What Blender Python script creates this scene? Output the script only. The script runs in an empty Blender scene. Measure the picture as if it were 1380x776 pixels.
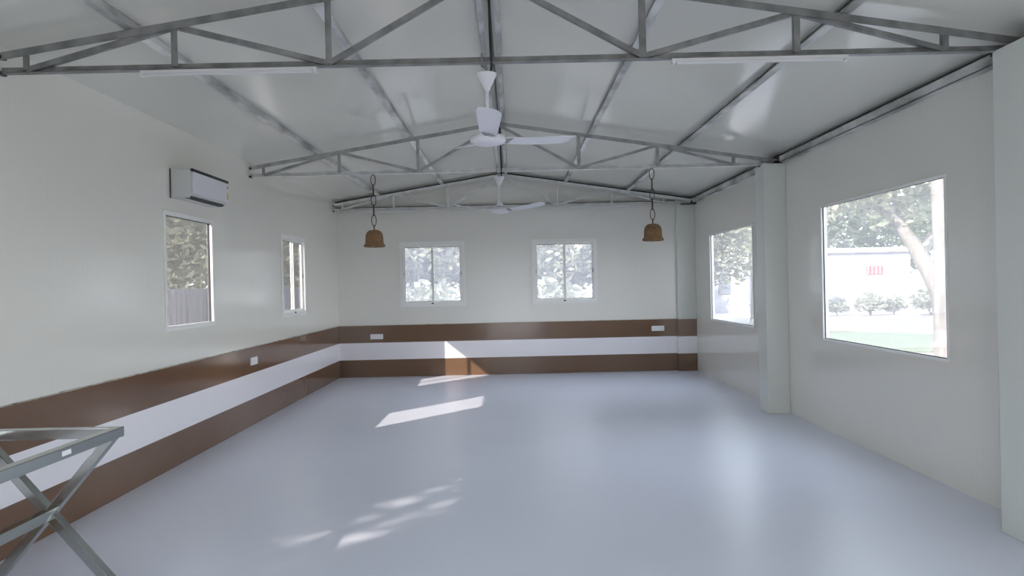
import bpy, bmesh, math, random
from mathutils import Vector, Matrix
R = math.radians
random.seed(7)
C = bpy.context.scene.collection
sc = bpy.context.scene

# ------------------------------------------------------------------ camera
CAM_Z = 1.75
cd = bpy.data.cameras.new('camera')
cd.sensor_fit = 'HORIZONTAL'; cd.sensor_width = 36.0
cd.lens = 36.0 * 1000 / 1380
cd.clip_start = 0.05; cd.clip_end = 400
cam = bpy.data.objects.new('camera', cd); C.objects.link(cam)
fwd = Vector((0, 1, -0.004)).normalized()
roll = 0.0225                       # horizontals climb to the right in the photo
right0 = fwd.cross(Vector((0, 0, 1))).normalized()
up0 = right0.cross(fwd)
rt = right0 * math.cos(roll) - up0 * math.sin(roll)
up = up0 * math.cos(roll) + right0 * math.sin(roll)
m = Matrix((rt, up, -fwd)).transposed().to_4x4()
m.translation = Vector((0, 0, CAM_Z))
cam.matrix_world = m
sc.camera = cam

# ------------------------------------------------------------------ world, sun, exposure
SKY = 3.4
SUN = 10.0
world = bpy.data.worlds.new('world'); sc.world = world; world.use_nodes = True
wn = world.node_tree; wn.nodes.clear()
wo = wn.nodes.new('ShaderNodeOutputWorld'); wb = wn.nodes.new('ShaderNodeBackground')
tc = wn.nodes.new('ShaderNodeTexCoord'); sx = wn.nodes.new('ShaderNodeSeparateXYZ')
cr = wn.nodes.new('ShaderNodeValToRGB')
cr.color_ramp.elements[0].position = 0.0; cr.color_ramp.elements[0].color = (0.93, 0.955, 1.0, 1)
cr.color_ramp.elements[1].position = 0.7; cr.color_ramp.elements[1].color = (0.72, 0.83, 1.0, 1)
wn.links.new(tc.outputs['Generated'], sx.inputs[0]); wn.links.new(sx.outputs['Z'], cr.inputs[0])
wn.links.new(cr.outputs[0], wb.inputs['Color']); wb.inputs['Strength'].default_value = SKY
wn.links.new(wb.outputs[0], wo.inputs[0])
sd = bpy.data.lights.new('sun', 'SUN'); sd.energy = SUN; sd.angle = R(0.53); sd.color = (1.0, 0.91, 0.80)
sun = bpy.data.objects.new('sun', sd); C.objects.link(sun)
sun.rotation_euler = Vector((0.66, 0.75, -0.56)).to_track_quat('-Z', 'Y').to_euler()
sun.location = (-20, -20, 20)
vs = sc.view_settings
vs.view_transform = 'Standard'; vs.look = 'None'; vs.exposure = 1.09; vs.gamma = 1.0; vs.use_curve_mapping = False
cy = sc.cycles
cy.max_bounces = 14; cy.diffuse_bounces = 9; cy.glossy_bounces = 5; cy.transparent_max_bounces = 16
cy.transmission_bounces = 6; cy.caustics_reflective = False; cy.caustics_refractive = False
cy.use_denoising = True; cy.sample_clamp_indirect = 6

# ------------------------------------------------------------------ room numbers (metres)
XL, XR = -3.43, 3.59
YB, YR = 14.6, -1.7            # far wall, open end behind the camera
RX, RZ, SL = -0.14, 3.965, 0.157   # ridge x, ceiling underside at the ridge, roof slope
def ceil(x): return RZ - SL * abs(x - RX)
TH = 0.06
LWIN = [(2.32, 3.54), (7.32, 8.54), (11.06, 12.28)]
RWIN = [(.9, 3.38), (6.1, 8.58), (11.0, 13.4)]
BWIN = [(-2.165, -0.945), (0.43, 1.655)]
LZ, RZW, BZ = (1.37, 2.575), (1.03, 2.59), (1.40, 2.61)

# portals tell the renderer where daylight enters
def portal(name, loc, sx_, sy_, direction):
    l = bpy.data.lights.new(name, 'AREA'); l.shape = 'RECTANGLE'; l.size = sx_; l.size_y = sy_
    l.cycles.is_portal = True
    o = bpy.data.objects.new(name, l); C.objects.link(o); o.location = loc
    o.rotation_euler = Vector(direction).to_track_quat('-Z', 'Z').to_euler()
for a, b in LWIN: portal('daylight_portal', (XL - TH - .03, (a + b) / 2, sum(LZ) / 2), b - a, LZ[1] - LZ[0], (1, 0, 0))
for a, b in RWIN: portal('daylight_portal', (XR + TH + .03, (a + b) / 2, sum(RZW) / 2), b - a, RZW[1] - RZW[0], (-1, 0, 0))
for a, b in BWIN: portal('daylight_portal', ((a + b) / 2, YB + TH + .03, sum(BZ) / 2), b - a, BZ[1] - BZ[0], (0, -1, 0))
portal('daylight_portal', (0, YR - TH - .03, 1.1), 2.1, 2.2, (0, 1, 0))

# ------------------------------------------------------------------ materials
def mat(name, col, rough=.5, metal=0, spec=.5, coat=0, coat_rough=.1):
    m_ = bpy.data.materials.new(name); m_.use_nodes = True
    b = m_.node_tree.nodes['Principled BSDF']
    b.inputs['Base Color'].default_value = (*col, 1); b.inputs['Roughness'].default_value = rough
    b.inputs['Metallic'].default_value = metal; b.inputs['Specular IOR Level'].default_value = spec
    b.inputs['Coat Weight'].default_value = coat; b.inputs['Coat Roughness'].default_value = coat_rough
    return m_
def nd(m_, t, **kw):
    n = m_.node_tree.nodes.new(t)
    for k, v in kw.items(): setattr(n, k, v)
    return n
def lk(m_, a, b): m_.node_tree.links.new(a, b)
def bsdf(m_): return m_.node_tree.nodes['Principled BSDF']
def noise_colour(m_, c1, c2, scale=4, detail=4, stretch=(1, 1, 1), lo=.3, hi=.7):
    t = nd(m_, 'ShaderNodeTexCoord'); mp = nd(m_, 'ShaderNodeMapping'); mp.inputs['Scale'].default_value = stretch
    n = nd(m_, 'ShaderNodeTexNoise'); n.inputs['Scale'].default_value = scale; n.inputs['Detail'].default_value = detail
    r = nd(m_, 'ShaderNodeValToRGB')
    r.color_ramp.elements[0].position = lo; r.color_ramp.elements[0].color = (*c1, 1)
    r.color_ramp.elements[1].position = hi; r.color_ramp.elements[1].color = (*c2, 1)
    lk(m_, t.outputs['Object'], mp.inputs[0]); lk(m_, mp.outputs[0], n.inputs['Vector'])
    lk(m_, n.outputs['Fac'], r.inputs[0]); lk(m_, r.outputs[0], bsdf(m_).inputs['Base Color'])
    return n
def ribs(m_, axis, rib=0.1, seam=1.0, rib_h=.35, seam_h=1.0, dist=.004, wob=.25):
    """pressed panel sheet: shallow micro ribs, a seam at every panel, slight waviness"""
    t = nd(m_, 'ShaderNodeTexCoord'); s = nd(m_, 'ShaderNodeSeparateXYZ'); lk(m_, t.outputs['Object'], s.inputs[0])
    def mth(op, a, b=None):
        n = nd(m_, 'ShaderNodeMath', operation=op)
        for i, v in enumerate((a, b)):
            if v is None: continue
            if isinstance(v, (int, float)): n.inputs[i].default_value = v
            else: lk(m_, v, n.inputs[i])
        return n.outputs[0]
    a = s.outputs[axis]
    ph = mth('MULTIPLY', a, 2 * math.pi / rib)
    w = mth('MULTIPLY', mth('SINE', ph), rib_h)
    fr = mth('FRACT', mth('DIVIDE', a, seam))
    sm = mth('MULTIPLY', mth('LESS_THAN', mth('ABSOLUTE', mth('SUBTRACT', fr, .5)), .006), -seam_h)
    mp = nd(m_, 'ShaderNodeMapping'); sc_ = [.12, .12, .12]; sc_[axis] = 6
    mp.inputs['Scale'].default_value = sc_; lk(m_, t.outputs['Object'], mp.inputs[0])
    n = nd(m_, 'ShaderNodeTexNoise'); n.inputs['Scale'].default_value = 1.6; n.inputs['Detail'].default_value = 3
    lk(m_, mp.outputs[0], n.inputs['Vector'])
    h = mth('ADD', mth('ADD', w, sm), mth('MULTIPLY', n.outputs['Fac'], wob))
    b = nd(m_, 'ShaderNodeBump'); b.inputs['Distance'].default_value = dist; b.inputs['Strength'].default_value = 1
    lk(m_, h, b.inputs['Height']); lk(m_, b.outputs[0], bsdf(m_).inputs['Normal'])
    return b

M = {}
M['wall'] = mat('white_panel_side', (.80, .785, .72), .12, spec=.6); ribs(M['wall'], 1, rib=.0667, dist=.00045)
M['wall_far'] = mat('white_panel_far', (.80, .79, .735), .22, spec=.5); ribs(M['wall_far'], 0, rib=.0667, dist=.0003)
M['ceiling'] = mat('ceiling_panel', (.71, .71, .645), .14, spec=.55); ribs(M['ceiling'], 1, rib=.1, rib_h=.05, dist=.0008, wob=.6)
M['casing'] = mat('pillar_casing', (.71, .735, .685), .32)
M['floor'] = mat('pale_vinyl_floor', (.5, .51, .53), .3, spec=.5)
n_ = noise_colour(M['floor'], (.72, .755, .87), (.76, .795, .91), .5, 3)
M['brown'] = mat('brown_gloss_tile', (.085, .043, .024), .12, spec=.55)
noise_colour(M['brown'], (.150, .082, .046), (.175, .100, .058), 1.3, 4)
M['cream'] = mat('white_gloss_tile', (.9, .88, .91), .2)
M['bead'] = mat('cement_bead', (.33, .30, .25), .8); noise_colour(M['bead'], (.10, .08, .06), (.45, .42, .36), 9, 5, lo=.25, hi=.5)
def tile_joints(m_, axis, step=.6):
    t = nd(m_, 'ShaderNodeTexCoord'); s = nd(m_, 'ShaderNodeSeparateXYZ'); lk(m_, t.outputs['Object'], s.inputs[0])
    a = nd(m_, 'ShaderNodeMath', operation='DIVIDE'); lk(m_, s.outputs[axis], a.inputs[0]); a.inputs[1].default_value = step
    f = nd(m_, 'ShaderNodeMath', operation='FRACT'); lk(m_, a.outputs[0], f.inputs[0])
    l = nd(m_, 'ShaderNodeMath', operation='LESS_THAN'); lk(m_, f.outputs[0], l.inputs[0]); l.inputs[1].default_value = .006
    b = nd(m_, 'ShaderNodeBump', invert=True); b.inputs['Distance'].default_value = .001; lk(m_, l.outputs[0], b.inputs['Height'])
    lk(m_, b.outputs[0], bsdf(m_).inputs['Normal'])
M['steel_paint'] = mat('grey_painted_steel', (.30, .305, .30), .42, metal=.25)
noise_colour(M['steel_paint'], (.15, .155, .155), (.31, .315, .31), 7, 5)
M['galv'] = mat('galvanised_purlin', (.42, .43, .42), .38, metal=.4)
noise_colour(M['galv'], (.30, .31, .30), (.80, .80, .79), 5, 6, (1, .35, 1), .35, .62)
M['lit_steel'] = mat('lit_pale_steel', (.55, .56, .55), .4, metal=.1)  # truss steel made paler, the light on it put into the colour
noise_colour(M['lit_steel'], (.56, .57, .56), (.78, .79, .78), 7, 5)
M['shaded_steel'] = mat('shaded_grey_steel', (.4, .41, .4), .4, metal=.1)  # truss steel made darker, its shadow side put into the colour
noise_colour(M['shaded_steel'], (.27, .28, .27), (.46, .47, .46), 7, 5)
M['dark_steel'] = mat('dark_steel', (.05, .052, .05), .45, metal=.3)
M['white_paint'] = mat('white_enamel', (.68, .68, .68), .3)
M['fan'] = mat('fan_enamel', (.74, .74, .78), .28)
M['grey_plastic'] = mat('grey_plastic', (.3, .3, .31), .4)
M['tube'] = mat('frosted_tube', (.66, .67, .67), .35)
M['black'] = mat('black_plastic', (.012, .012, .014), .4)
M['ac'] = mat('white_appliance_plastic', (.76, .76, .80), .3)
M['ac_side'] = mat('pale_appliance_side', (.60, .61, .60), .4)
M['sticker'] = mat('yellow_energy_label', (.55, .5, .12), .5)
M['frame'] = mat('window_powder_coat', (.86, .86, .83), .35)
M['gasket'] = mat('dark_gasket', (.07, .07, .075), .6)
M['switch'] = mat('white_switch_plastic', (.85, .85, .86), .35)
M['rope'] = mat('weathered_cane', (.25, .135, .055), .7)
noise_colour(M['rope'], (.15, .085, .04), (.27, .155, .07), 26, 5, (1, 1, 3), .3, .7)
M['chain'] = mat('rusty_chain', (.10, .075, .06), .5, metal=.6)
M['ss'] = mat('polished_steel', (.46, .48, .46), .12, metal=1.0)
M['paper'] = mat('white_paper_label', (.85, .85, .85), .6)
# panes: clear glass with a little dust; light and sun pass
def glass(name, tint, dust):
    g = bpy.data.materials.new(name); g.use_nodes = True; nt = g.node_tree; nt.nodes.clear()
    o = nt.nodes.new('ShaderNodeOutputMaterial'); tr = nt.nodes.new('ShaderNodeBsdfTransparent'); tr.inputs[0].default_value = (*tint, 1)
    gl = nt.nodes.new('ShaderNodeBsdfGlossy'); gl.inputs['Roughness'].default_value = .02
    df = nt.nodes.new('ShaderNodeBsdfTranslucent'); df.inputs[0].default_value = (.9, .9, .95, 1)
    fr = nt.nodes.new('ShaderNodeFresnel'); fr.inputs[0].default_value = 1.45
    sc2 = nt.nodes.new('ShaderNodeMath'); sc2.operation = 'MULTIPLY'; sc2.inputs[1].default_value = .5
    m1 = nt.nodes.new('ShaderNodeMixShader'); m2 = nt.nodes.new('ShaderNodeMixShader')
    nt.links.new(fr.outputs[0], sc2.inputs[0]); nt.links.new(sc2.outputs[0], m1.inputs[0])
    nt.links.new(tr.outputs[0], m1.inputs[1]); nt.links.new(gl.outputs[0], m1.inputs[2])
    m2.inputs[0].default_value = dust
    nt.links.new(m1.outputs[0], m2.inputs[1]); nt.links.new(df.outputs[0], m2.inputs[2]); nt.links.new(m2.outputs[0], o.inputs[0])
    return g
M['glass'] = glass('clear_glass', (.98, .99, .99), .05)
M['glass_tint'] = glass('dusty_tinted_glass', (.74, .73, .73), .015)
M['glass_haze'] = glass('hazy_dusty_glass', (.82, .82, .85), .15)
# outside
M['dirt'] = mat('pale_dry_ground', (.45, .42, .38), .95); noise_colour(M['dirt'], (.20, .185, .18), (.36, .335, .32), .6, 6)
M['lawn'] = mat('lawn', (.13, .19, .07), .95); noise_colour(M['lawn'], (.075, .10, .055), (.115, .135, .085), 1.5, 6)
M['plaster'] = mat('white_plaster', (.31, .305, .335), .9)
M['roofing'] = mat('pale_roofing', (.52, .52, .55), .8)
M['arch_dark'] = mat('dark_opening', (.10, .11, .13), .7)
M['red_paint'] = mat('faded_red_shutter', (.20, .05, .06), .6)
M['bark'] = mat('tree_bark', (.15, .13, .11), .95); noise_colour(M['bark'], (.09, .08, .07), (.22, .20, .18), 5, 6, (1, 1, .2))
M['fence'] = mat('grey_sheet_fence', (.10, .10, .11), .6); noise_colour(M['fence'], (.08, .08, .095), (.20, .20, .225), 2, 6, (1, 4, .3))
def leafmat(name, c1, c2):
    l = mat(name, c1, .6); noise_colour(l, c1, c2, 1.1, 5, lo=.35, hi=.65)
    b = bsdf(l); b.inputs['Specular IOR Level'].default_value = .3
    tr = nd(l, 'ShaderNodeBsdfTranslucent'); tr.inputs[0].default_value = (*[min(1, v * 1.3) for v in c2], 1)
    mx = nd(l, 'ShaderNodeMixShader'); mx.inputs[0].default_value = .35
    out = l.node_tree.nodes['Material Output']
    lk(l, b.outputs[0], mx.inputs[1]); lk(l, tr.outputs[0], mx.inputs[2]); lk(l, mx.outputs[0], out.inputs[0])
    return l
M['leaf'] = leafmat('green_leaf', (.035, .055, .03), (.10, .125, .07))
M['leaf_pale'] = leafmat('pale_leaf', (.06, .075, .05), (.30, .31, .22))
M['leaf_dust'] = leafmat('dusty_leaf', (.16, .17, .14), (.42, .42, .36))

# ------------------------------------------------------------------ mesh helpers
class MB:
    def __init__(s): s.v = []; s.f = []
    def add(s, vs_, fs_):
        k = len(s.v); s.v += [tuple(v) for v in vs_]; s.f += [tuple(i + k for i in f) for f in fs_]; return s
    def box(s, x0, x1, y0, y1, z0, z1):
        return s.add([(x0,y0,z0),(x1,y0,z0),(x1,y1,z0),(x0,y1,z0),(x0,y0,z1),(x1,y0,z1),(x1,y1,z1),(x0,y1,z1)],
                     [(0,3,2,1),(4,5,6,7),(0,1,5,4),(1,2,6,5),(2,3,7,6),(3,0,4,7)])
    def extrude(s, prof, p, q, side=None):
        """prof: list of (a,b) in the plane across p->q; a along side, b along the other axis"""
        p, q = Vector(p), Vector(q); d = (q - p).normalized()
        side = Vector(side if side else (0, 1, 0)); side = (side - d * side.dot(d)).normalized(); u = side.cross(d)
        if u.z < 0: u = -u
        n = len(prof); vs_ = []
        for c in (p, q):
            for a, b in prof: vs_.append(c + side * a + u * b)
        fs_ = [tuple(range(n))[::-1], tuple(range(n, 2 * n))]
        for i in range(n):
            j = (i + 1) % n; fs_.append((i, j, n + j, n + i))
        return s.add(vs_, fs_)
    def bar(s, p, q, w, h, side=None):
        return s.extrude([(-w/2,-h/2),(w/2,-h/2),(w/2,h/2),(-w/2,h/2)], p, q, side)
    def angle(s, p, q, w, h, t, side=None, flip=False, down=True):
        k = -1 if flip else 1
        if down: pr = [(-w/2*k,-h/2),(w/2*k,-h/2),(w/2*k,-h/2+t),((-w/2+t)*k,-h/2+t),((-w/2+t)*k,h/2),(-w/2*k,h/2)]
        else: pr = [(-w/2*k,-h/2),((-w/2+t)*k,-h/2),((-w/2+t)*k,h/2-t),(w/2*k,h/2-t),(w/2*k,h/2),(-w/2*k,h/2)]
        return s.extrude(pr, p, q, side)
    def lathe(s, prof, c=(0, 0, 0), n=32, cap=True):
        c = Vector(c); vs_ = []; fs_ = []
        for r, z in prof:
            for i in range(n):
                a = 2 * math.pi * i / n; vs_.append(c + Vector((r * math.cos(a), r * math.sin(a), z)))
        for k in range(len(prof) - 1):
            for i in range(n):
                j = (i + 1) % n; fs_.append((k*n+i, k*n+j, (k+1)*n+j, (k+1)*n+i))
        if cap:
            fs_.append(tuple(range(n))[::-1]); fs_.append(tuple((len(prof)-1)*n + i for i in range(n)))
        return s.add(vs_, fs_)
    def tube(s, pts, r, n=8, closed=False):
        pts = [Vector(p) for p in pts]; N = len(pts); vs_ = []; fs_ = []
        rr = r if isinstance(r, (list, tuple)) else [r] * N
        prev = None
        for i, p in enumerate(pts):
            if closed: t = (pts[(i + 1) % N] - pts[i - 1]).normalized()
            else: t = (pts[min(i + 1, N - 1)] - pts[max(i - 1, 0)]).normalized()
            if prev is None:
                a = Vector((1, 0, 0)) if abs(t.x) < .9 else Vector((0, 1, 0))
            else: a = prev
            a = (a - t * a.dot(t)).normalized(); b = t.cross(a); prev = a
            for k in range(n):
                g = 2 * math.pi * k / n; vs_.append(p + (a * math.cos(g) + b * math.sin(g)) * rr[i])
        for i in range(N if closed else N - 1):
            for k in range(n):
                i2 = (i + 1) % N; k2 = (k + 1) % n
                fs_.append((i*n+k, i*n+k2, i2*n+k2, i2*n+k))
        if not closed: fs_.append(tuple(range(n))[::-1]); fs_.append(tuple((N-1)*n + k for k in range(n)))
        return s.add(vs_, fs_)
    def build(s, name, m_, parent=None, smooth=False, bevel=0, weld=False):
        me = bpy.data.meshes.new(name); me.from_pydata(s.v, [], s.f)
        bm = bmesh.new(); bm.from_mesh(me)
        if weld: bmesh.ops.remove_doubles(bm, verts=bm.verts, dist=1e-5)
        bmesh.ops.recalc_face_normals(bm, faces=bm.faces)
        bm.to_mesh(me); bm.free()
        if smooth:
            for p in me.polygons: p.use_smooth = True
            me.set_sharp_from_angle(angle=R(42))
        me.materials.append(M[m_] if isinstance(m_, str) else m_)
        o = bpy.data.objects.new(name, me); C.objects.link(o)
        if parent: o.parent = parent
        if bevel:
            b = o.modifiers.new('bevel', 'BEVEL'); b.width = bevel; b.segments = 2; b.limit_method = 'ANGLE'
        return o
def thing(name, label=None, cat=None, loc=(0, 0, 0), rz=0, group=None, kind=None):
    o = bpy.data.objects.new(name, None); C.objects.link(o); o.location = loc; o.rotation_euler = (0, 0, rz)
    o.empty_display_size = .1
    return tag(o, label, cat, group, kind)
def tag(o, label=None, cat=None, group=None, kind=None):
    if label: o['label'] = label
    if cat: o['category'] = cat
    if group: o['group'] = group
    if kind: o['kind'] = kind
    return o
def copy_tree(o, parent=None):
    kids = [c for c in bpy.data.objects if c.parent == o]
    c = o.copy(); C.objects.link(c); c.parent = parent
    for k in kids: copy_tree(k, c)
    return c

# ------------------------------------------------------------------ shell
def wall(name, axis, plane, out, a0, a1, z0, z1, holes, m_, label, topf=None):
    """solid panel wall with openings; axis = the coordinate that runs along it; out = +1/-1 outward"""
    A = sorted({a0, a1, *[h[0] for h in holes], *[h[1] for h in holes]})
    Z = sorted({z0, z1, *[h[2] for h in holes], *[h[3] for h in holes]})
    mb = MB()
    P = lambda a, d, z: (a, plane + out * d, z) if axis == 0 else (plane + out * d, a, z)
    solid = lambda i, j: 0 <= i < len(A) - 1 and 0 <= j < len(Z) - 1 and not any(
        h[0] <= A[i] and A[i+1] <= h[1] and h[2] <= Z[j] and Z[j+1] <= h[3] for h in holes)
    for i in range(len(A) - 1):
        for j in range(len(Z) - 1):
            if not solid(i, j): continue
            a, b, c, d = A[i], A[i+1], Z[j], Z[j+1]
            for t in (0, TH): mb.add([P(a,t,c),P(b,t,c),P(b,t,d),P(a,t,d)], [(0,1,2,3)])
            if not solid(i-1, j): mb.add([P(a,0,c),P(a,TH,c),P(a,TH,d),P(a,0,d)], [(0,1,2,3)])
            if not solid(i+1, j): mb.add([P(b,0,c),P(b,TH,c),P(b,TH,d),P(b,0,d)], [(0,1,2,3)])
            if not solid(i, j-1): mb.add([P(a,0,c),P(b,0,c),P(b,TH,c),P(a,TH,c)], [(0,1,2,3)])
            if not solid(i, j+1) and not (topf and j == len(Z) - 2): mb.add([P(a,0,d),P(b,0,d),P(b,TH,d),P(a,TH,d)], [(0,1,2,3)])
    if topf:
        pts = topf
        for t in (0, TH): mb.add([P(a, t, z) for a, z in pts], [tuple(range(len(pts)))])
        for k in range(len(pts) - 1):
            (a, z), (b, w) = pts[k], pts[k+1]
            mb.add([P(a,0,z),P(b,0,w),P(b,TH,w),P(a,TH,z)], [(0,1,2,3)])
    o = mb.build(name, m_, weld=True); o['kind'] = 'structure'; o['label'] = label
    return o
wall('wall_left', 1, XL, -1, YR, YB, 0, ceil(XL), [(a, b, *LZ) for a, b in LWIN], 'wall', 'glossy white ribbed panel wall on the left')
wall('wall_right', 1, XR, 1, YR, YB, 0, ceil(XR), [(a, b, *RZW) for a, b in RWIN], 'wall', 'white panel wall on the right with large windows')
def gable(z): return [(XR, z), (XR, ceil(XR)), (RX, RZ), (XL, ceil(XL)), (XL, z)]
wall('wall_far', 0, YB, 1, XL, XR, 0, 3.3, [(a, b, *BZ) for a, b in BWIN], 'wall_far', 'white panel end wall with two sliding windows', gable(3.3))
wall('wall_rear', 0, YR, -1, XL, XR, 0, 3.3, [(-1.05, 1.05, 0, 2.2)], 'wall_far', 'unseen white end wall with a doorway sized for fill light', gable(3.3))  # out of view; doorway added and sized to let fill light in
f = MB().box(XL - TH, XR + TH, YR - TH, YB + TH, -.12, 0).build('floor', 'floor'); tag(f, 'smooth pale grey glossy floor', kind='structure')
e = .35
mb = MB()
pr = [(XL - e, ceil(XL) - SL * e), (RX, RZ), (XR + e, ceil(XR) - SL * e)]
vs_ = []
for y in (YR - .4, YB + .4):
    for x, z in pr: vs_.append((x, y, z))
    for x, z in pr[::-1]: vs_.append((x, y, z + .06))
mb.add(vs_, [(0,1,4,5),(1,2,3,4),(6,11,10,7),(7,10,9,8),(0,6,7,1),(1,7,8,2),(5,4,10,11),(4,3,9,10),(0,5,11,6),(2,8,9,3)])
tag(mb.build('ceiling', 'ceiling'), 'pitched ceiling of glossy white panels', kind='structure')

# tiled dado bands: far wall, left wall
BH = [(.0, .34, 'brown'), (.34, .675, 'cream'), (.675, 1.01, 'brown')]
tile_joints(M['cream'], 1, .9)
CX, CY0 = 3.235, YB - .12          # corner pillar
def band(name, parts_fn, label):
    root = thing(name, label, kind='structure')
    for z0, z1, m_ in BH:
        mb = MB(); parts_fn(mb, z0, z1)
        o = mb.build({'brown': 'brown_band', 'cream': 'white_band'}[m_], m_, root)
    return root
band('trim_far', lambda mb, a, b: mb.box(XL + .012, CX - .0125, YB - .012, YB - .0005, a + .001, b).box(CX - .012, XR - .0005, CY0 - .012, CY0 - .0005, a + .001, b).box(CX - .012, CX - .0005, CY0 - .0005, YB - .0125, a + .001, b),
     'brown and white tiled dado along the far wall')
lb = band('trim_left', lambda mb, a, b: mb.box(XL + .0005, XL + .012, YR, YB - .0005, a + .001, b), 'brown and white tiled dado along the left wall')
mb = MB()
y = YR
while y < YB - .02:
    y2 = min(y + random.uniform(.12, .4), YB - .02); h = random.uniform(.006, .011)
    mb.box(XL + .0005, XL + random.uniform(.012, .016), y, y2, 1.0105, 1.0105 + h); y = y2
tag(mb.build('trim_top', 'bead'), 'rough cement bead on top of the left dado', kind='structure')
mb = MB().box(XL + .012, CX, YB - .014, YB - .0005, 1.0105, 1.018)
tag(mb.build('trim_back', 'bead'), 'thin bead on top of the far dado', kind='structure')

# boxed pillars
def pillar(y0, y1, x0, label, name='pillar', top=3.255):
    o = MB().box(x0, XR - .001, y0, y1, .0005, top).build(name, 'casing', bevel=.006)
    return tag(o, label, 'pillar', 'boxed pillars along the right wall')
pillar(9.65, 9.98, 3.30, 'boxed pale green pillar between the two right-hand windows')
pillar(4.70, 5.03, 3.285, 'boxed pillar at the right edge of the picture, nearest the camera')
pillar(-.05, .28, 3.285, 'boxed pillar on the right wall behind the camera')
pillar(CY0, YB - .001, CX, 'shallow boxed pillar in the far right corner, tiled at its foot')

# ------------------------------------------------------------------ windows
def put(root, loc, rz): root.location = loc; root.rotation_euler = (0, 0, rz)
def casing(mb, w, h, b, y0, y1):
    mb.box(-w/2, w/2, y0, y1, 0, b).box(-w/2, w/2, y0, y1, h - b, h)
    mb.box(-w/2, -w/2 + b, y0, y1, b, h - b).box(w/2 - b, w/2, y0, y1, b, h - b)
    return mb
def pane(root, x0, x1, y, z0, z1, g):
    MB().box(x0, x1, y, y + .005, z0, z1).build('pane', g, root)
def slider(n, w, h, g, lab):
    """two-sash sliding window; local x = along the wall, y = outward, z up"""
    root = thing('window_%d' % n, lab, kind='structure')
    fr = casing(MB(), w - .004, h - .004, .04, -.018, TH - .002)
    fr.box(-w/2 - .03, w/2 + .03, -.016, -.0012, -.035, .0).box(-w/2 - .03, w/2 + .03, -.016, -.0012, h - .004, h + .03)
    fr.box(-w/2 - .03, -w/2 + .002, -.016, -.0012, 0, h).box(w/2 - .002, w/2 + .03, -.016, -.0012, 0, h)
    fr.build('frame', 'frame', root)
    for sgn, yy in ((-1, -.004), (1, .022)):
        x0, x1 = (-w/2 + .041, .022) if sgn < 0 else (-.022, w/2 - .041)
        c, ww = (x0 + x1) / 2, x1 - x0
        mb = casing(MB(), ww, h - .088, .034, yy, yy + .02)
        mb.v = [(a + c, b, z + .042) for a, b, z in mb.v]
        s = mb.build('sash', 'frame', root)
        MB().box(x0 + .034, x1 - .034, yy + .008, yy + .013, .076, h - .08).build('pane', g, s)
        MB().box(c - ww/2 + .034, c + ww/2 - .034, yy - .002, yy + .004, h - .084, h - .077).build('gasket', 'gasket', s)
        lx = x0 + .012 if sgn < 0 else x1 - .012
        MB().box(lx - .008, lx + .008, yy - .016, yy, h * .5 - .035, h * .5 + .035).build('latch', 'grey_plastic', s, bevel=.003)
    MB().box(-.03, .01, -.03, -.018, .012, .04).build('catch', 'gasket', root, bevel=.003)
    return root
def fixed(n, w, h, g, lab, b=.045, dark=None):
    root = thing('window_%d' % n, lab, kind='structure')
    fr = casing(MB(), w - .004, h - .004, b, -.012, .03)
    fr.build('frame', 'frame', root, bevel=.002)
    if not dark: casing(MB(), w - 2*b, h - 2*b, .009, .006, .018).build('gasket', 'gasket', root).location = (0, 0, b)
    MB().box(-w/2 + b, w/2 - b, .019, .024, b, h - b).build('pane', g, root)
    if dark:
        MB().box(dark - .012, dark + .012, .0, .018, b, h - b).build('gasket', 'gasket', root)
        MB().box(-w/2 + b, w/2 - b, .004, .018, h - b - .012, h - b).build('gasket', 'gasket', root)
    return root
k = 1
for i, (a, b) in enumerate(BWIN):
    w = slider(k, b - a, BZ[1] - BZ[0], 'glass_haze', ['left sliding window of the far wall', 'right sliding window of the far wall'][i]); put(w, ((a + b) / 2, YB, BZ[0]), 0); k += 1
for i, (a, b) in enumerate(LWIN):
    lab = ['left wall window beside the camera', 'left wall window under the air conditioner', 'narrow-looking left wall window nearest the far wall'][i]
    if i == 2: w = slider(k, b - a, LZ[1] - LZ[0], 'glass_tint', lab)
    else: w = fixed(k, b - a, LZ[1] - LZ[0], 'glass_tint', lab, dark=(b - a) / 2 - .10)
    put(w, (XL, (a + b) / 2, LZ[0]), R(90)); k += 1
for i, (a, b) in enumerate(RWIN):
    lab = ['right wall window behind the camera', 'large picture window of the right wall nearest the camera', 'farther large window of the right wall beyond the pillar'][i]
    w = fixed(k, b - a, RZW[1] - RZW[0], 'glass', lab, b=.024); put(w, (XR, (a + b) / 2, RZW[0]), R(-90)); k += 1

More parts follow.
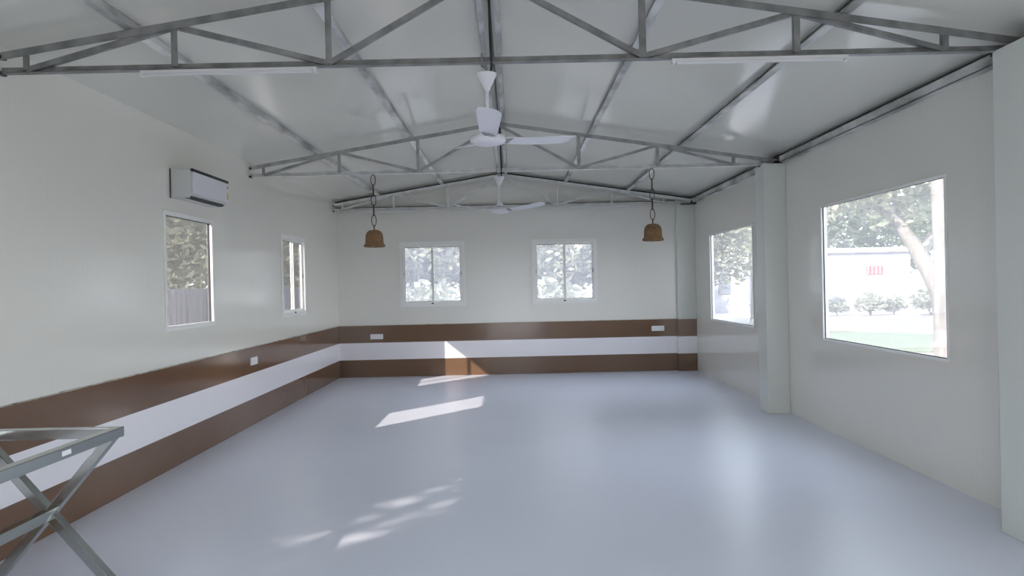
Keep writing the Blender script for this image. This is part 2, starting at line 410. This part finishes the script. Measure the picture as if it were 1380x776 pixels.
# ------------------------------------------------------------------ roof steel
def topc(x): return RZ - .088 - SL * abs(x - RX)     # top chord centre line
CHZ = 3.275
def truss(y, label, paint='steel_paint', chord=None, xl=XL + .004, xr=XR - .004, s=.042):
    root = thing('roof_truss', label, 'roof truss', (RX, y, CHZ), 0, 'roof trusses')
    L = lambda x, z: (x - RX, 0, z - CHZ)
    MB().angle(L(xl, CHZ), L(xr, CHZ), .05, .05, .007, flip=True).build('bottom_chord', chord or paint, root)
    for x in (xl, xr):
        MB().angle(L(x, topc(x)), L(RX, topc(RX)), .05, .05, .007, down=False).build('top_chord', paint, root)
    P = [1.06, 2.10, 3.10]
    for sg in (-1, 1):
        X = [RX + sg * p for p in P]
        for x in X:
            if topc(x) - CHZ > .05:
                MB().angle((x - RX, .006, 0), (x - RX, .006, topc(x) - CHZ), s * .9, s, .006, side=(0, 1, 0)).build('web_post', paint, root)
        for (xa, za), (xb, zb) in (((RX, topc(RX) - .01), (X[0], CHZ)), ((X[0], CHZ), (X[1], topc(X[1]))), ((X[1], topc(X[1])), (X[2], CHZ))):
            MB().angle((xa - RX, .008, za - CHZ), (xb - RX, .008, zb - CHZ), s * .9, s * .85, .006).build('web_brace', paint, root)
    x = xr
    MB().box(x - RX - .29, x - RX - .002, -.05, .05, -.045, -.026).box(x - RX - .1, x - RX - .002, -.045, .045, -.0255, .03).build('bearing_plate', 'dark_steel', root, bevel=.003)
    for zz in (-.035, topc(xl) - CHZ - .012):
        MB().box(xl - RX, xl - RX + .03, -.03, .03, zz, zz + .024).build('wall_cleat', 'dark_steel', root, bevel=.003)
    return root
T = []
for y, lab in ((.1, 'grey steel roof truss overhead behind the camera'),
               (5.02, 'large grey steel roof truss nearest the camera, across the top of the picture'),
               (9.8, 'middle steel roof truss with the two bells hanging from it'),
               (14.33, 'pale steel roof truss right in front of the far wall')):
    T.append(truss(y, lab, 'steel_paint' if y < 9 else 'shaded_steel' if y < 12 else 'lit_steel', None if y < 9 else 'lit_steel'))  # middle truss: shaded tone on upper members, lit tone on bottom chord
# purlins on top of the trusses, under the ceiling panels
def purlin(x, label, w=.06, y0=YR + .01, y1=YB - .01, grp='purlins under the ceiling'):
    sg = -1 if x < RX else 1
    zt = ceil(x) - .001
    t = .006; h = .052
    o_ = MB()
    # lipped channel, open to one side, tilted with the roof
    d = Vector((1, 0, -SL * sg)).normalized(); nrm = Vector((SL * sg, 0, 1)).normalized()
    pr = [(0,0),(w,0),(w,t*2.2),(w-t,t*2.2),(w-t,t),(t,t),(t,h-t),(w-t,h-t),(w-t,h-t*2.2),(w,h-t*2.2),(w,h),(0,h)]
    vs_ = []
    for yy in (y0, y1):
        for a, b in pr:
            p = Vector((0, yy, 0)) + d * (w/2 - a) + nrm * (b - h - .004); vs_.append(p)
    n = len(pr); fs_ = [tuple(range(n))[::-1], tuple(range(n, 2*n))] + [(i, (i+1) % n, n + (i+1) % n, n + i) for i in range(n)]
    o_.add(vs_, fs_)
    o = o_.build('purlin', 'galv'); o.location = (x, 0, zt)
    return tag(o, label, 'purlin', grp)
purlin(-1.32, 'galvanised ceiling purlin, first one left of the ridge')
purlin(-2.55, 'galvanised ceiling purlin, second left of the ridge, nearest the left wall')
purlin(1.09, 'galvanised ceiling purlin, first one right of the ridge')
purlin(2.29, 'galvanised ceiling purlin, second right of the ridge')
purlin(RX - .075, 'ridge purlin on the left side of the ridge line', .042)
purlin(RX + .075, 'ridge purlin on the right side of the ridge line', .042)
# eave channel along the right wall
mb = MB()
for a, b in ((YR + .01, -.06), (.29, 4.69), (5.04, 9.64), (9.99, CY0 - .01)):
    z0 = 3.262; mb.box(XR - .085, XR - .079, a, b, z0, z0 + .085).box(XR - .085, XR - .001, a, b, z0, z0 + .006).box(XR - .085, XR - .001, a, b, z0 + .079, z0 + .085)
tag(mb.build('eave_channel', 'galv'), 'long galvanised channel along the top of the right wall', 'steel channel')
mb = MB().box(XR - .05, XR - .002, YR + .01, YB - .02, 3.3475, 3.37)  # dark strip in place of the shade in the gap above the channel
tag(mb.build('eave_gap_shade', 'dark_steel'), 'dark strip standing in for the shaded gap above the right wall channel', 'dark strip')
# far wall rails behind the last truss
mb = MB()
for x in (XL, XR):
    xx = x + (.004 if x < 0 else -.004)
    mb.bar((xx, YB - .03, ceil(xx) - .03), (RX, YB - .03, RZ - .03), .05, .05)
tag(mb.build('gable_rail', 'dark_steel'), 'dark sloping steel rail where the ceiling meets the far wall', 'steel rail')
tag(MB().box(XL + .004, CX - .01, YB - .06, YB - .003, 3.285, 3.335).build('tie_rail', 'dark_steel'), 'dark horizontal steel rail on the far wall behind the truss', 'steel rail')
# ridge cable
tag(MB().tube([(RX + .015, y_, RZ - .100 - .012 * math.sin(y_ * 2.1) ** 2) for y_ in [i * .35 for i in range(-12, 41)]], .011, 8).build('power_cable', 'black', smooth=True),
    'black power cable running along the roof ridge', 'cable')

# ------------------------------------------------------------------ tube lights
def batten(x, y, label, ln=1.16):
    root = thing('tube_light', label, 'tube light', (x, y, CHZ - .029), 0, 'tube lights under the roof trusses')
    MB().box(-ln/2, ln/2, -.02, .02, -.022, 0).build('housing', 'white_paint', root, bevel=.004)
    MB().extrude([(.015*math.cos(a), -.001 + .014*math.sin(a)) for a in [math.pi + math.pi*i/10 for i in range(11)]], (-ln/2 + .02, 0, -.0225), (ln/2 - .02, 0, -.0225)).build('diffuser', 'tube', root, smooth=True)
    for sg in (-1, 1):
        MB().box(sg * ln/2 - .012, sg * ln/2 + .012, -.021, .021, -.038, -.001).build('end_cap', 'white_paint', root, bevel=.003)
batten(-1.87, 5.0, 'tube light under the nearest truss, left half')
batten(1.70, 5.0, 'tube light under the nearest truss, right half')
batten(-2.24, 14.33, 'leftmost of the three tube lights under the far truss')
batten(-.14, 14.33, 'middle one of the three tube lights under the far truss')
batten(1.75, 14.33, 'rightmost of the three tube lights under the far truss')

# ------------------------------------------------------------------ ceiling fans
def blade_mb(ang):
    """one blade: narrow at the bracket, wider to the tip, pitched, curved slightly upward"""
    mb = MB(); N = 14; r0, r1 = .115, .66; th = .0035
    ca, sa = math.cos(ang), math.sin(ang); top = []; bot = []
    vs_ = []; fs_ = []
    for i in range(N + 1):
        t = i / N; r = r0 + (r1 - r0) * t
        lead = .05 + .025 * t; trail = .055 + .03 * t
        if t > .9: k_ = (t - .9) / .1; lead -= .035 * k_ ** 2; trail -= .012 * k_ ** 2
        pitch = -R(13) + R(4) * t; zc = .004 + .045 * t ** 1.6
        for j in range(5):
            u = j / 4; w = -trail + (lead + trail) * u
            cam_ = .006 * (1 - (2 * u - 1) ** 2)
            for sgn in (1, -1):
                z = zc + w * math.sin(pitch) + cam_ + sgn * th / 2
                vs_.append((r * ca - w * sa, r * sa + w * ca, z))
    W = 10
    for i in range(N):
        for j in range(4):
            a = i*W + j*2; fs_.append((a, a+2, a+W+2, a+W)); fs_.append((a+1, a+W+1, a+W+3, a+3))
        fs_.append((i*W, i*W+W, i*W+W+1, i*W+1)); a = i*W+8; fs_.append((a, a+1, a+W+1, a+W))
    for i in (0, N):
        for j in range(4):
            a = i*W + j*2; fs_.append((a, a+1, a+3, a+2))
    return mb.add(vs_, fs_)
def fan(y, angs, label):
    z0 = 2.735
    root = thing('ceiling_fan', label, 'ceiling fan', (RX, y, z0), 0, 'white ceiling fans')
    MB().lathe([(.02,-.040),(.06,-.038),(.098,-.028),(.116,-.016),(.122,-.002),(.120,.012),(.104,.026),(.07,.042),(.035,.054),(.02,.058)], n=40).build('motor_housing', 'fan', root, smooth=True)
    MB().lathe([(.034,.056),(.046,.062),(.044,.085),(.03,.115),(.016,.13)], n=28).build('lower_canopy', 'fan', root, smooth=True)
    MB().lathe([(.012,.12),(.012,.40)], n=16).build('down_rod', 'fan', root, smooth=True)
    MB().lathe([(.016,.33),(.03,.36),(.052,.40),(.068,.435),(.070,.445),(.064,.447)], n=32).build('upper_canopy', 'fan', root, smooth=True)
    MB().tube([(0,0,.44),(0,0,.47),(.0,0,.50)], .008).tube([(-.03,-.032,.505),(-.03,-.032,.572),(-.03,.032,.572),(-.03,.032,.505),(0,.02,.49),(0,-.02,.49)], .006, closed=True).build('hanging_clamp', 'steel_paint', root, smooth=True)
    MB().tube([(.028,-.01,.43),(.036,-.012,.50),(.034,-.036,.57),(.03,-.03,.75),(.028,0,1.12)], .009).build('supply_cable', 'black', root, smooth=True)
    for a in angs:
        b = blade_mb(R(a)).build('blade', 'fan', root, smooth=True)
        ca, sa = math.cos(R(a)), math.sin(R(a))
        br = MB()
        vs_ = []
        for r, w in ((.06, .03), (.11, .022), (.17, .045)):
            for sg in (-1, 1):
                for z in (-.006, -.001): vs_.append((r * ca - sg * w * sa, r * sa + sg * w * ca, z + (r - .06) * .05 + .002 - sg * w * .2))
        fs_ = []
        for i in range(2):
            k_ = i * 4; fs_ += [(k_,k_+4,k_+6,k_+2),(k_+1,k_+3,k_+7,k_+5),(k_,k_+1,k_+5,k_+4),(k_+2,k_+6,k_+7,k_+3)]
        fs_ += [(0,2,3,1),(8,9,11,10)]
        br.add(vs_, fs_).build('bracket', 'grey_plastic', b)
    return root
fan(5.02, (-87, 27, 119), 'white three-blade ceiling fan nearest the camera')
fan(9.8, (-30, -150, 90), 'white ceiling fan farther away, between the two bells')

# ------------------------------------------------------------------ bells on chains
def bell(x, label):
    root = thing('hanging_bell', label, 'bell', (x, 9.79, 2.29), 0, 'bells hanging on chains')
    prof = [(.128,.0),(.140,.006),(.140,.028),(.126,.04),(.119,.06),(.117,.10),(.114,.14),(.104,.18),(.086,.207),(.06,.222),(.02,.228),(.001,.229)]
    inner = [(.001,.205),(.05,.20),(.085,.18),(.10,.13),(.106,.05),(.118,.006),(.128,.0)]
    MB().lathe(inner + prof, n=44, cap=False).build('bell_body', 'rope', root, smooth=True)
    MB().lathe([(.117,.045),(.124,.052),(.117,.058)], n=40, cap=False).lathe([(.113,.150),(.1175,.156),(.110,.163)], n=40, cap=False).build('binding_ring', 'rope', root, smooth=True)
    MB().tube([(0,0,.05),(0,0,.19)], .005).lathe([(.004,.012),(.018,.02),(.022,.035),(.016,.05),(.004,.056)], n=16).build('clapper', 'chain', root, smooth=True)
    ch = MB(); z = .222
    z_top = CHZ - .024 - 2.29
    def link(zc, L_, W_, ori):
        pts = []
        for i in range(20):
            a = 2*math.pi*i/20; ex = W_/2*math.cos(a); ez = L_/2*math.sin(a)
            pts.append((ex, 0, zc + ez) if ori == 0 else (0, ex, zc + ez))
        ch.tube(pts, .0055, 8, closed=True)
    link(z + .03, .075, .034, 1)
    n = 5; top = z_top - .004; start = z + .055; L_ = (top - start + (n - 1) * .016) / n
    for i in range(n): link(start + L_/2 + i * (L_ - .016), L_, .062, 0 if i % 2 == 0 else 1)
    ch.build('chain', 'chain', root, smooth=True)
bell(-1.80, 'brown bell on a rusty chain, left one of the pair')
bell(1.875, 'brown bell on a rusty chain, right one of the pair')

# ------------------------------------------------------------------ air conditioner
root = thing('air_conditioner', 'white wall air conditioner above the left window', 'air conditioner', (XL + .001, 7.97, 2.71), R(90))
# local x = along wall (+Y), local y = into the wall (-X): the body sticks out to -y
def side(x, grow=0):
    return [(x, 0, 0 - grow), (x, -.17, 0 - grow), (x, -.205, .035), (x, -.222 - grow, .09), (x, -.222 - grow, .245), (x, -.205, .283 + grow), (x, 0, .29 + grow)]
mb = MB(); a, b = side(-.475), side(.475); n = 7
mb.add(a + b, [tuple(range(n))[::-1], tuple(range(n, 2*n))] + [(i, (i+1) % n, n + (i+1) % n, n + i) for i in range(n)])
mb.build('body', 'ac_side', root, bevel=.008)
mb = MB(); mb.box(-.465, .465, -.232, -.2225, .045, .261).build('front_panel', 'ac', root, bevel=.004)
MB().box(-.470, .470, -.236, -.203, .262, .290).build('intake_strip', 'black', root, bevel=.003)
lv = MB().box(-.42, .42, -.165, -.125, -.004, -.0005).build('air_outlet', 'black', root)
MB().extrude([(-.008,-.002),(.008,-.002),(.008,.002),(-.008,.002)], (-.41, -.135, -.010), (.41, -.135, -.010)).build('louvre', 'ac', lv)
MB().add([(-.42,-.196,.016),(.42,-.196,.016),(.42,-.178,-.003),(-.42,-.178,-.003),(-.42,-.190,.020),(.42,-.190,.020),(.42,-.172,.003),(-.42,-.172,.003)],
         [(0,1,2,3),(7,6,5,4),(0,4,5,1),(1,5,6,2),(2,6,7,3),(3,7,4,0)]).build('flap', 'black', root)
MB().box(.435, .458, -.2335, -.2322, .20, .225).build('display', 'black', root)
MB().box(.4755, .4765, -.20, -.11, .08, .18).box(.42, .46, -.2335, -.2322, .075, .15).build('energy_label', 'sticker', root)
MB().box(-.482, -.476, -.012, 0, -.005, .295).build('edge_shadow_gap', 'gasket', root)

# ------------------------------------------------------------------ switch boards
def board(loc, rz, label, n=3):
    root = thing('switch_board', label, 'switch board', loc, rz, 'white switch boards on the dado')
    MB().box(-.125, .125, -.014, 0, -.05, .05).build('plate', 'switch', root, bevel=.004)
    for i in range(n):
        x = -.078 + i * .052
        MB().add([(x-.02,-.0145,-.03),(x+.02,-.0145,-.03),(x+.02,-.0145,.03),(x-.02,-.0145,.03),(x-.02,-.0165,-.03),(x+.02,-.0165,-.03),(x+.02,-.021,.03),(x-.02,-.021,.03)],
                 [(0,1,2,3),(4,5,6,7),(0,1,5,4),(2,3,7,6),(0,3,7,4),(1,2,6,5)]).build('rocker', 'switch', root)
    s = MB().box(.052, .108, -.0165, -.0145, -.035, .035).build('socket', 'switch', root)
    mb = MB()
    for hx, hz in ((.068, -.012), (.092, -.012), (.08, .015)): mb.lathe([(.005, -.0003), (.005, .0)], (0, 0, 0), 10)
    mb.v = []; mb.f = []
    for hx, hz in ((.068, -.012), (.092, -.012), (.08, .015)): mb.box(hx - .004, hx + .004, -.0172, -.0163, hz - .004, hz + .004)
    mb.build('pin_hole', 'gasket', s)
board((-2.68, YB - .0122, .795), 0, 'white switch board on the brown dado, left end of the far wall')
board((2.85, YB - .0122, .835), 0, 'white switch board on the brown dado, right end of the far wall')
board((XL + .0122, 9.75, .83), R(90), 'white switch board on the brown dado of the left wall')

# ------------------------------------------------------------------ steel table frame
tx0, tx1, ty0, ty1, th_ = -3.20, -2.38, 2.75, 4.46, .955
root = thing('steel_table_frame', 'open table frame of polished square steel tube with crossed legs', 'table frame', ((tx0+tx1)/2, (ty0+ty1)/2, 0))
ox, oy = (tx0+tx1)/2, (ty0+ty1)/2; hw, hl = (tx1-tx0)/2, (ty1-ty0)/2; S = .06
for sg in (-1, 1):
    MB().box(sg*hw - S/2, sg*hw + S/2, -hl, hl, th_ - S, th_).build('long_rail', 'ss', root, bevel=.004)
    MB().box(-hw + S/2 + .0005, hw - S/2 - .0005, sg*(hl - S/2) - S/2, sg*(hl - S/2) + S/2, th_ - S, th_).build('end_rail', 'ss', root, bevel=.004)
    yy = sg * (hl - S/2)
    for d in (-1, 1):
        zt, zb = th_ - S - .0, .0
        xa, xb = -d * (hw - .0), d * (hw - .0)
        mb = MB(); off = d * .0
        # mitred flat ends at the rail and on the floor
        ww = S * .78
        vs_ = []
        for (x, z) in ((xa, zt), (xb, zb)):
            for q in (-ww * .75, ww * .75):
                for w_ in (-S/2, S/2): vs_.append((x * .93 + q, yy + w_ + d * .0008, z))
        mb.add(vs_, [(0,1,3,2),(4,6,7,5),(0,4,5,1),(2,3,7,6),(0,2,6,4),(1,5,7,3)]).build('leg', 'ss', root, bevel=.003)
MB().box(-S/2, S/2, -hl + S + .001, hl - S - .001, (th_-S)/2 - S/2, (th_-S)/2 + S/2).build('stretcher', 'ss', root, bevel=.004)
MB().box(hw + S/2 + .0003, hw + S/2 + .0012, hl - .62, hl - .54, th_ - .042, th_ - .016).build('paper_label', 'paper', root)

# ------------------------------------------------------------------ outside
def gnd(name, x0, x1, y0, y1, z, m_, lab):
    o = MB().box(x0, x1, y0, y1, z - .2, z).build(name, m_); return tag(o, lab, kind='structure')
gnd('ground', -120, 120, -80, 160, -.16, 'dirt', 'pale dry ground outside')
lawn = MB(); pts = [(8.2, 23), (8.6, 19.5), (10.3, 18.3), (12.6, 21), (13.5, 24), (11.5, 26.2), (9.3, 25.5)]
lawn.add([(x, y, -.158) for x, y in pts] + [(x, y, -.12) for x, y in pts], [tuple(range(7)), tuple(range(7, 14))] + [(i, (i+1) % 7, 7+(i+1) % 7, 7+i) for i in range(7)])
tag(lawn.build('lawn', 'lawn'), 'patch of lawn outside the right window', kind='structure')

LEAVES = {}
ORD = ['first', 'second', 'third', 'fourth', 'fifth', 'sixth', 'seventh', 'eighth', 'ninth', 'tenth', 'eleventh', 'twelfth']
def leaf_mesh(key, blobs, n, size, seed):
    if key in LEAVES: return LEAVES[key]
    rg = random.Random(seed); vs_ = []; fs_ = []
    tot = sum(b[3] ** 2 for b in blobs)
    for (cx, cy_, cz, r, fz) in blobs:
        for _ in range(int(n * r * r / tot)):
            while True:
                p = Vector((rg.uniform(-1,1), rg.uniform(-1,1), rg.uniform(-1,1)))
                if .25 < p.length < 1: break
            p = p * (rg.uniform(.75, 1.0) if rg.random() < .6 else 1)
            c = Vector((cx + p.x*r, cy_ + p.y*r, cz + p.z*r*fz))
            a = Vector((rg.gauss(0,1), rg.gauss(0,1), rg.gauss(0,.6))).normalized()
            b = a.cross(Vector((rg.gauss(0,1), rg.gauss(0,1), rg.gauss(0,1)))).normalized()
            s = size * rg.uniform(.6, 1.3); k_ = len(vs_)
            vs_ += [c - a*s, c + b*s*.42 , c + a*s, c - b*s*.42]; fs_.append((k_, k_+1, k_+2, k_+3))
    me = bpy.data.meshes.new('foliage'); me.from_pydata([tuple(v) for v in vs_], [], fs_)
    LEAVES[key] = me
    return me
def tree(loc, trunk, blobs, n, size, seed, label, m_='leaf', name='tree', group='trees outside', cat='tree'):
    root = thing(name, label, cat, loc, 0, group)
    mb = MB()
    for pts, rr in trunk: mb.tube(pts, rr, 10)
    mb.build('trunk', 'bark', root, smooth=True)
    me = leaf_mesh((seed,), blobs, n, size, seed); me.materials.clear(); me.materials.append(M[m_])
    o = bpy.data.objects.new('foliage', me); C.objects.link(o); o.parent = root
    return root
# right side: big leaning tree seen through the near picture window
tree((13.9, 23.5, -.16), [([(0,0,0),(-.45,0,1.6),(-1.1,.1,2.9),(-1.9,.2,4.1),(-2.8,.2,6.0)], [.34,.28,.22,.17,.08]),
                         ([(-.9,.1,2.5),(.3,.3,4.4),(1.0,.2,6.4)], [.16,.12,.06])],
     [(-1.6,0,5.9,2.3,.85),(-3.9,.5,4.9,1.7,.8),(.9,.4,6.4,2.4,.9),(-3.0,0,7.2,2.2,.8),(2.6,-.4,5.4,1.6,.8),(-1.6,.4,4.3,1.4,.7),(-5.0,.8,6.3,1.6,.8)], 5500, .19, 11,
     'leaning tree with pale trunk outside the near right window', 'leaf_pale')
tree((9.95, 17.2, -.16), [([(0,0,0),(.02,0,2),(-.05,0,4.4),(-.2,0,7)], [.20,.17,.14,.08])],
     [(-.2,0,7.4,1.9,.7),(.6,.4,6.6,1.3,.6)], 3000, .15, 12, 'straight pale tree trunk at the right of the near picture window', 'leaf_pale')
tree((24.9, 55, -.16), [([(0,0,0),(.1,0,2.5),(-.2,0,5)], [.3,.24,.12])],
     [(0,0,5.0,4.0,.9),(-3.4,.4,4.4,3.4,.9),(3.0,.3,4.6,3.4,.9),(0,0,8.2,3.4,.8)], 6500, .27, 13, 'broad tree rising behind the low white house', 'leaf')
tree((37.5, 62, -.16), [([(0,0,0),(.1,0,2.5),(-.2,0,5)], [.3,.24,.12])],
     [(0,0,5.0,4.2,.9),(-3,.4,6.8,3.0,.8),(3.2,.3,5.0,3.4,.9)], 6000, .27, 14, 'tree behind the white house, seen past its right end', 'leaf')
tree((10.4, 32, -.16), [([(0,0,0),(.05,0,1.8),(-.1,.1,3.4),(-.4,0,5.0)], [.16,.13,.10,.05])],
     [(-.2,0,5.4,1.6,.6),(-1.6,.3,4.8,1.1,.5),(1.2,.2,5.0,1.2,.6)], 1900, .16, 15, 'slim tree outside the far right window', 'leaf_pale')
tree((14.6, 56, -.16), [([(0,0,0),(.1,0,2.5),(-.2,0,5)], [.3,.24,.12])],
     [(0,0,7.2,3.4,.8),(-3,.4,7.4,2.8,.8),(3.2,.3,7.0,3.0,.8)], 5000, .27, 16, 'tree behind the gate house, seen in the far right window', 'leaf')
tree((-9.0, -3.4, -.16), [([(0,0,0),(.15,.1,2.4),(.1,0,4.6),(.3,.3,6.6)], [.2,.16,.11,.05]), ([(.1,0,4.6),(.9,.5,5.7),(1.5,.8,6.4)], [.07,.05,.03])],
     [(.1,.1,6.6,1.2,.75),(.1,.3,5.35,1.0,.75),(.3,.2,5.25,1.0,.75),(-.5,.0,5.2,1.0,.8),(.3,-.7,5.6,.8,.8)], 2500, .13, 17, 'tree standing behind the camera on the left, shading the near window')
# white house and arched gate house
root = thing('white_house', 'low white house outside the near right window', 'house', (20.5, 43, -.16))
MB().box(-4.2, 2.6, 0, 6, 0, 3.35).build('wall', 'plaster', root)
MB().box(-4.4, 2.8, -.25, 6.2, 3.35, 3.6).build('roof_slab', 'roofing', root)
w = MB().box(.05, 1.0, -.06, .02, 2.05, 2.55).build('window', 'red_paint', root)
w2 = MB()
for i in range(4): w2.box(.1 + i * .23, .14 + i * .23, -.09, -.06, 2.08, 2.52)
w2.build('grille', 'plaster', w)
root = thing('gate_house', 'white gabled gate house with a dark arch outside the far right window', 'house', (12.4, 43, -.16))
MB().add([(-1.6,0,0),(2.8,0,0),(2.8,0,2.5),(-.9,0,3.7),(-1.6,0,3.5),(-1.6,4,0),(2.8,4,0),(2.8,4,2.5),(-.9,4,3.7),(-1.6,4,3.5)],
         [(0,1,2,3,4),(9,8,7,6,5),(0,5,6,1),(1,6,7,2),(2,7,8,3),(3,8,9,4),(4,9,5,0)]).build('wall', 'plaster', root)
arc = [(-.45,1.1),(.25,1.1),(.25,2.1)] + [( -.1 + .35*math.cos(a), 2.1 + .35*math.sin(a)) for a in [math.pi*i/10 for i in range(1,10)]] + [(-.45,2.1)]
n = len(arc); MB().add([(x,-.06,z) for x,z in arc]+[(x,.02,z) for x,z in arc], [tuple(range(n)),tuple(range(n,2*n))]+[(i,(i+1)%n,n+(i+1)%n,n+i) for i in range(n)]).build('arched_opening', 'arch_dark', root)
MB().box(.9, 1.25, -.3, -.01, 0, 2.3).build('gate_post', 'plaster', root)
# low shrubs in front of the houses
def shrub(x, y, s, seed, label, m_='leaf_dust', group='low shrubs across the yard'):
    root = thing('shrub', label, 'shrub', (x, y, -.16), 0, group)
    rg = random.Random(seed); mb = MB()
    for i in range(5):
        a = rg.uniform(0, 6.28); mb.tube([(0,0,0),(.15*s*math.cos(a), .15*s*math.sin(a), .35*s),(.35*s*math.cos(a), .35*s*math.sin(a), .8*s)], [.02*s,.015*s,.008*s], 6)
    mb.build('stem', 'bark', root)
    key = ('shrub', seed % 3, m_)
    me = leaf_mesh(key, [(0,0,.6,.55,.9),(.35,.1,.45,.35,.9),(-.35,-.1,.5,.38,.9)], 700, .10, 40 + seed % 3)
    if not me.materials: me.materials.append(M[m_])
    o = bpy.data.objects.new('foliage', me); C.objects.link(o); o.parent = root; o.scale = (s, s, s)
for i, (x, y, s) in enumerate([(12.3,36,1.2),(13.2,36.5,1.0),(14.4,36,.9),(16.2,37,1.0),(17.6,36.5,1.3),(19.0,37,1.1),(20.3,36,1.6),(21.6,37,1.0),(23.2,37.5,1.5),(24.6,36.8,1.2)]):
    shrub(x, y, s, i, '%s low pale shrub from the left in the row before the white houses' % ORD[i])
for i, (x, y, s) in enumerate([(8.9,27,.5),(10.3,28,.6),(11.8,29.5,.6)]):
    shrub(x, y, s, 20 + i, '%s small shrub from the left in the yard outside the far right window' % ORD[i], group='small shrubs near the far right window')
# left side: sheet fence and trees beyond it
mb = MB(); Y0, Y1, N = 8.4, 25.0, 400; vs_ = []; fs_ = []
for i in range(N + 1):
    yy = Y0 + (Y1 - Y0) * i / N; xx = -6.4 + .02 * math.sin(yy * 2 * math.pi / .2)
    vs_ += [(xx, yy, -.16), (xx, yy, 1.82), (xx - .004, yy, -.16), (xx - .004, yy, 1.82)]
for i in range(N):
    k_ = i * 4; fs_ += [(k_, k_+4, k_+5, k_+1), (k_+2, k_+3, k_+7, k_+6), (k_+1, k_+5, k_+7, k_+3)]
mb.add(vs_, fs_)
tag(mb.build('sheet_fence', 'fence'), 'grey corrugated sheet fence outside the left windows', 'fence')
for i, (x, y, s) in enumerate([(-8.6,17.6,1),(-10.6,21.6,1.1),(-8.0,24.5,1.0),(-13,25,1.3),(-11.2,31,1.3),(-8.3,29,1.1)]):
    tree((x, y, -.16), [([(0,0,0),(.1,0,2.0*s),(-.1,.1,4.2*s)], [.16*s,.13*s,.07*s])],
         [(0,0,4.0*s,2.0*s,1.1),(-.9,.5,2.7*s,1.5*s,1),(.9,-.4,2.6*s,1.4*s,1),(.2,.2,5.6*s,1.3*s,1)], 9500, .11, 60 + i,
         ['nearest tree behind the sheet fence', 'second tree behind the sheet fence', 'tree behind the fence near its far end', 'tree deep behind the fence, left',
          'farthest tree behind the sheet fence', 'big tree at the back left beyond the fence'][i], 'leaf_pale', group='trees beyond the left fence')
# behind the far wall
for i, (x, y, s) in enumerate([(-5.3,28.5,1.0),(-2.7,24.5,1.0),(.6,28,1.1),(3.4,25,1.0),(7.0,29,1.2),(-4.2,33,1.3),(2.4,34,1.3),(-.9,38,1.4),(5.2,39,1.4)]):
    tree((x, y, -.16), [([(0,0,0),(.1,0,2.0*s),(-.1,.1,4.2*s)], [.15*s,.12*s,.07*s])],
         [(0,0,3.8*s,2.0*s,1.0),(-1.3,.5,3.0*s,1.4*s,1),(1.3,-.4,2.8*s,1.4*s,1),(.2,.2,5.4*s,1.4*s,1)], 10000, .14, 80 + i,
         '%s tree from the left in the grove seen through the far windows' % ORD[[0, 2, 4, 6, 8, 1, 5, 3, 7][i]], 'leaf_pale', group='grove behind the far wall')
for i in range(8):
    shrub(-4.6 + i * 1.15, 20.3 + (i % 2) * .9, 1.35 + .3 * (i % 3), 30 + i, '%s pale shrub from the left in the hedge behind the far wall' % ORD[i], 'leaf_pale', group='hedge behind the far wall')
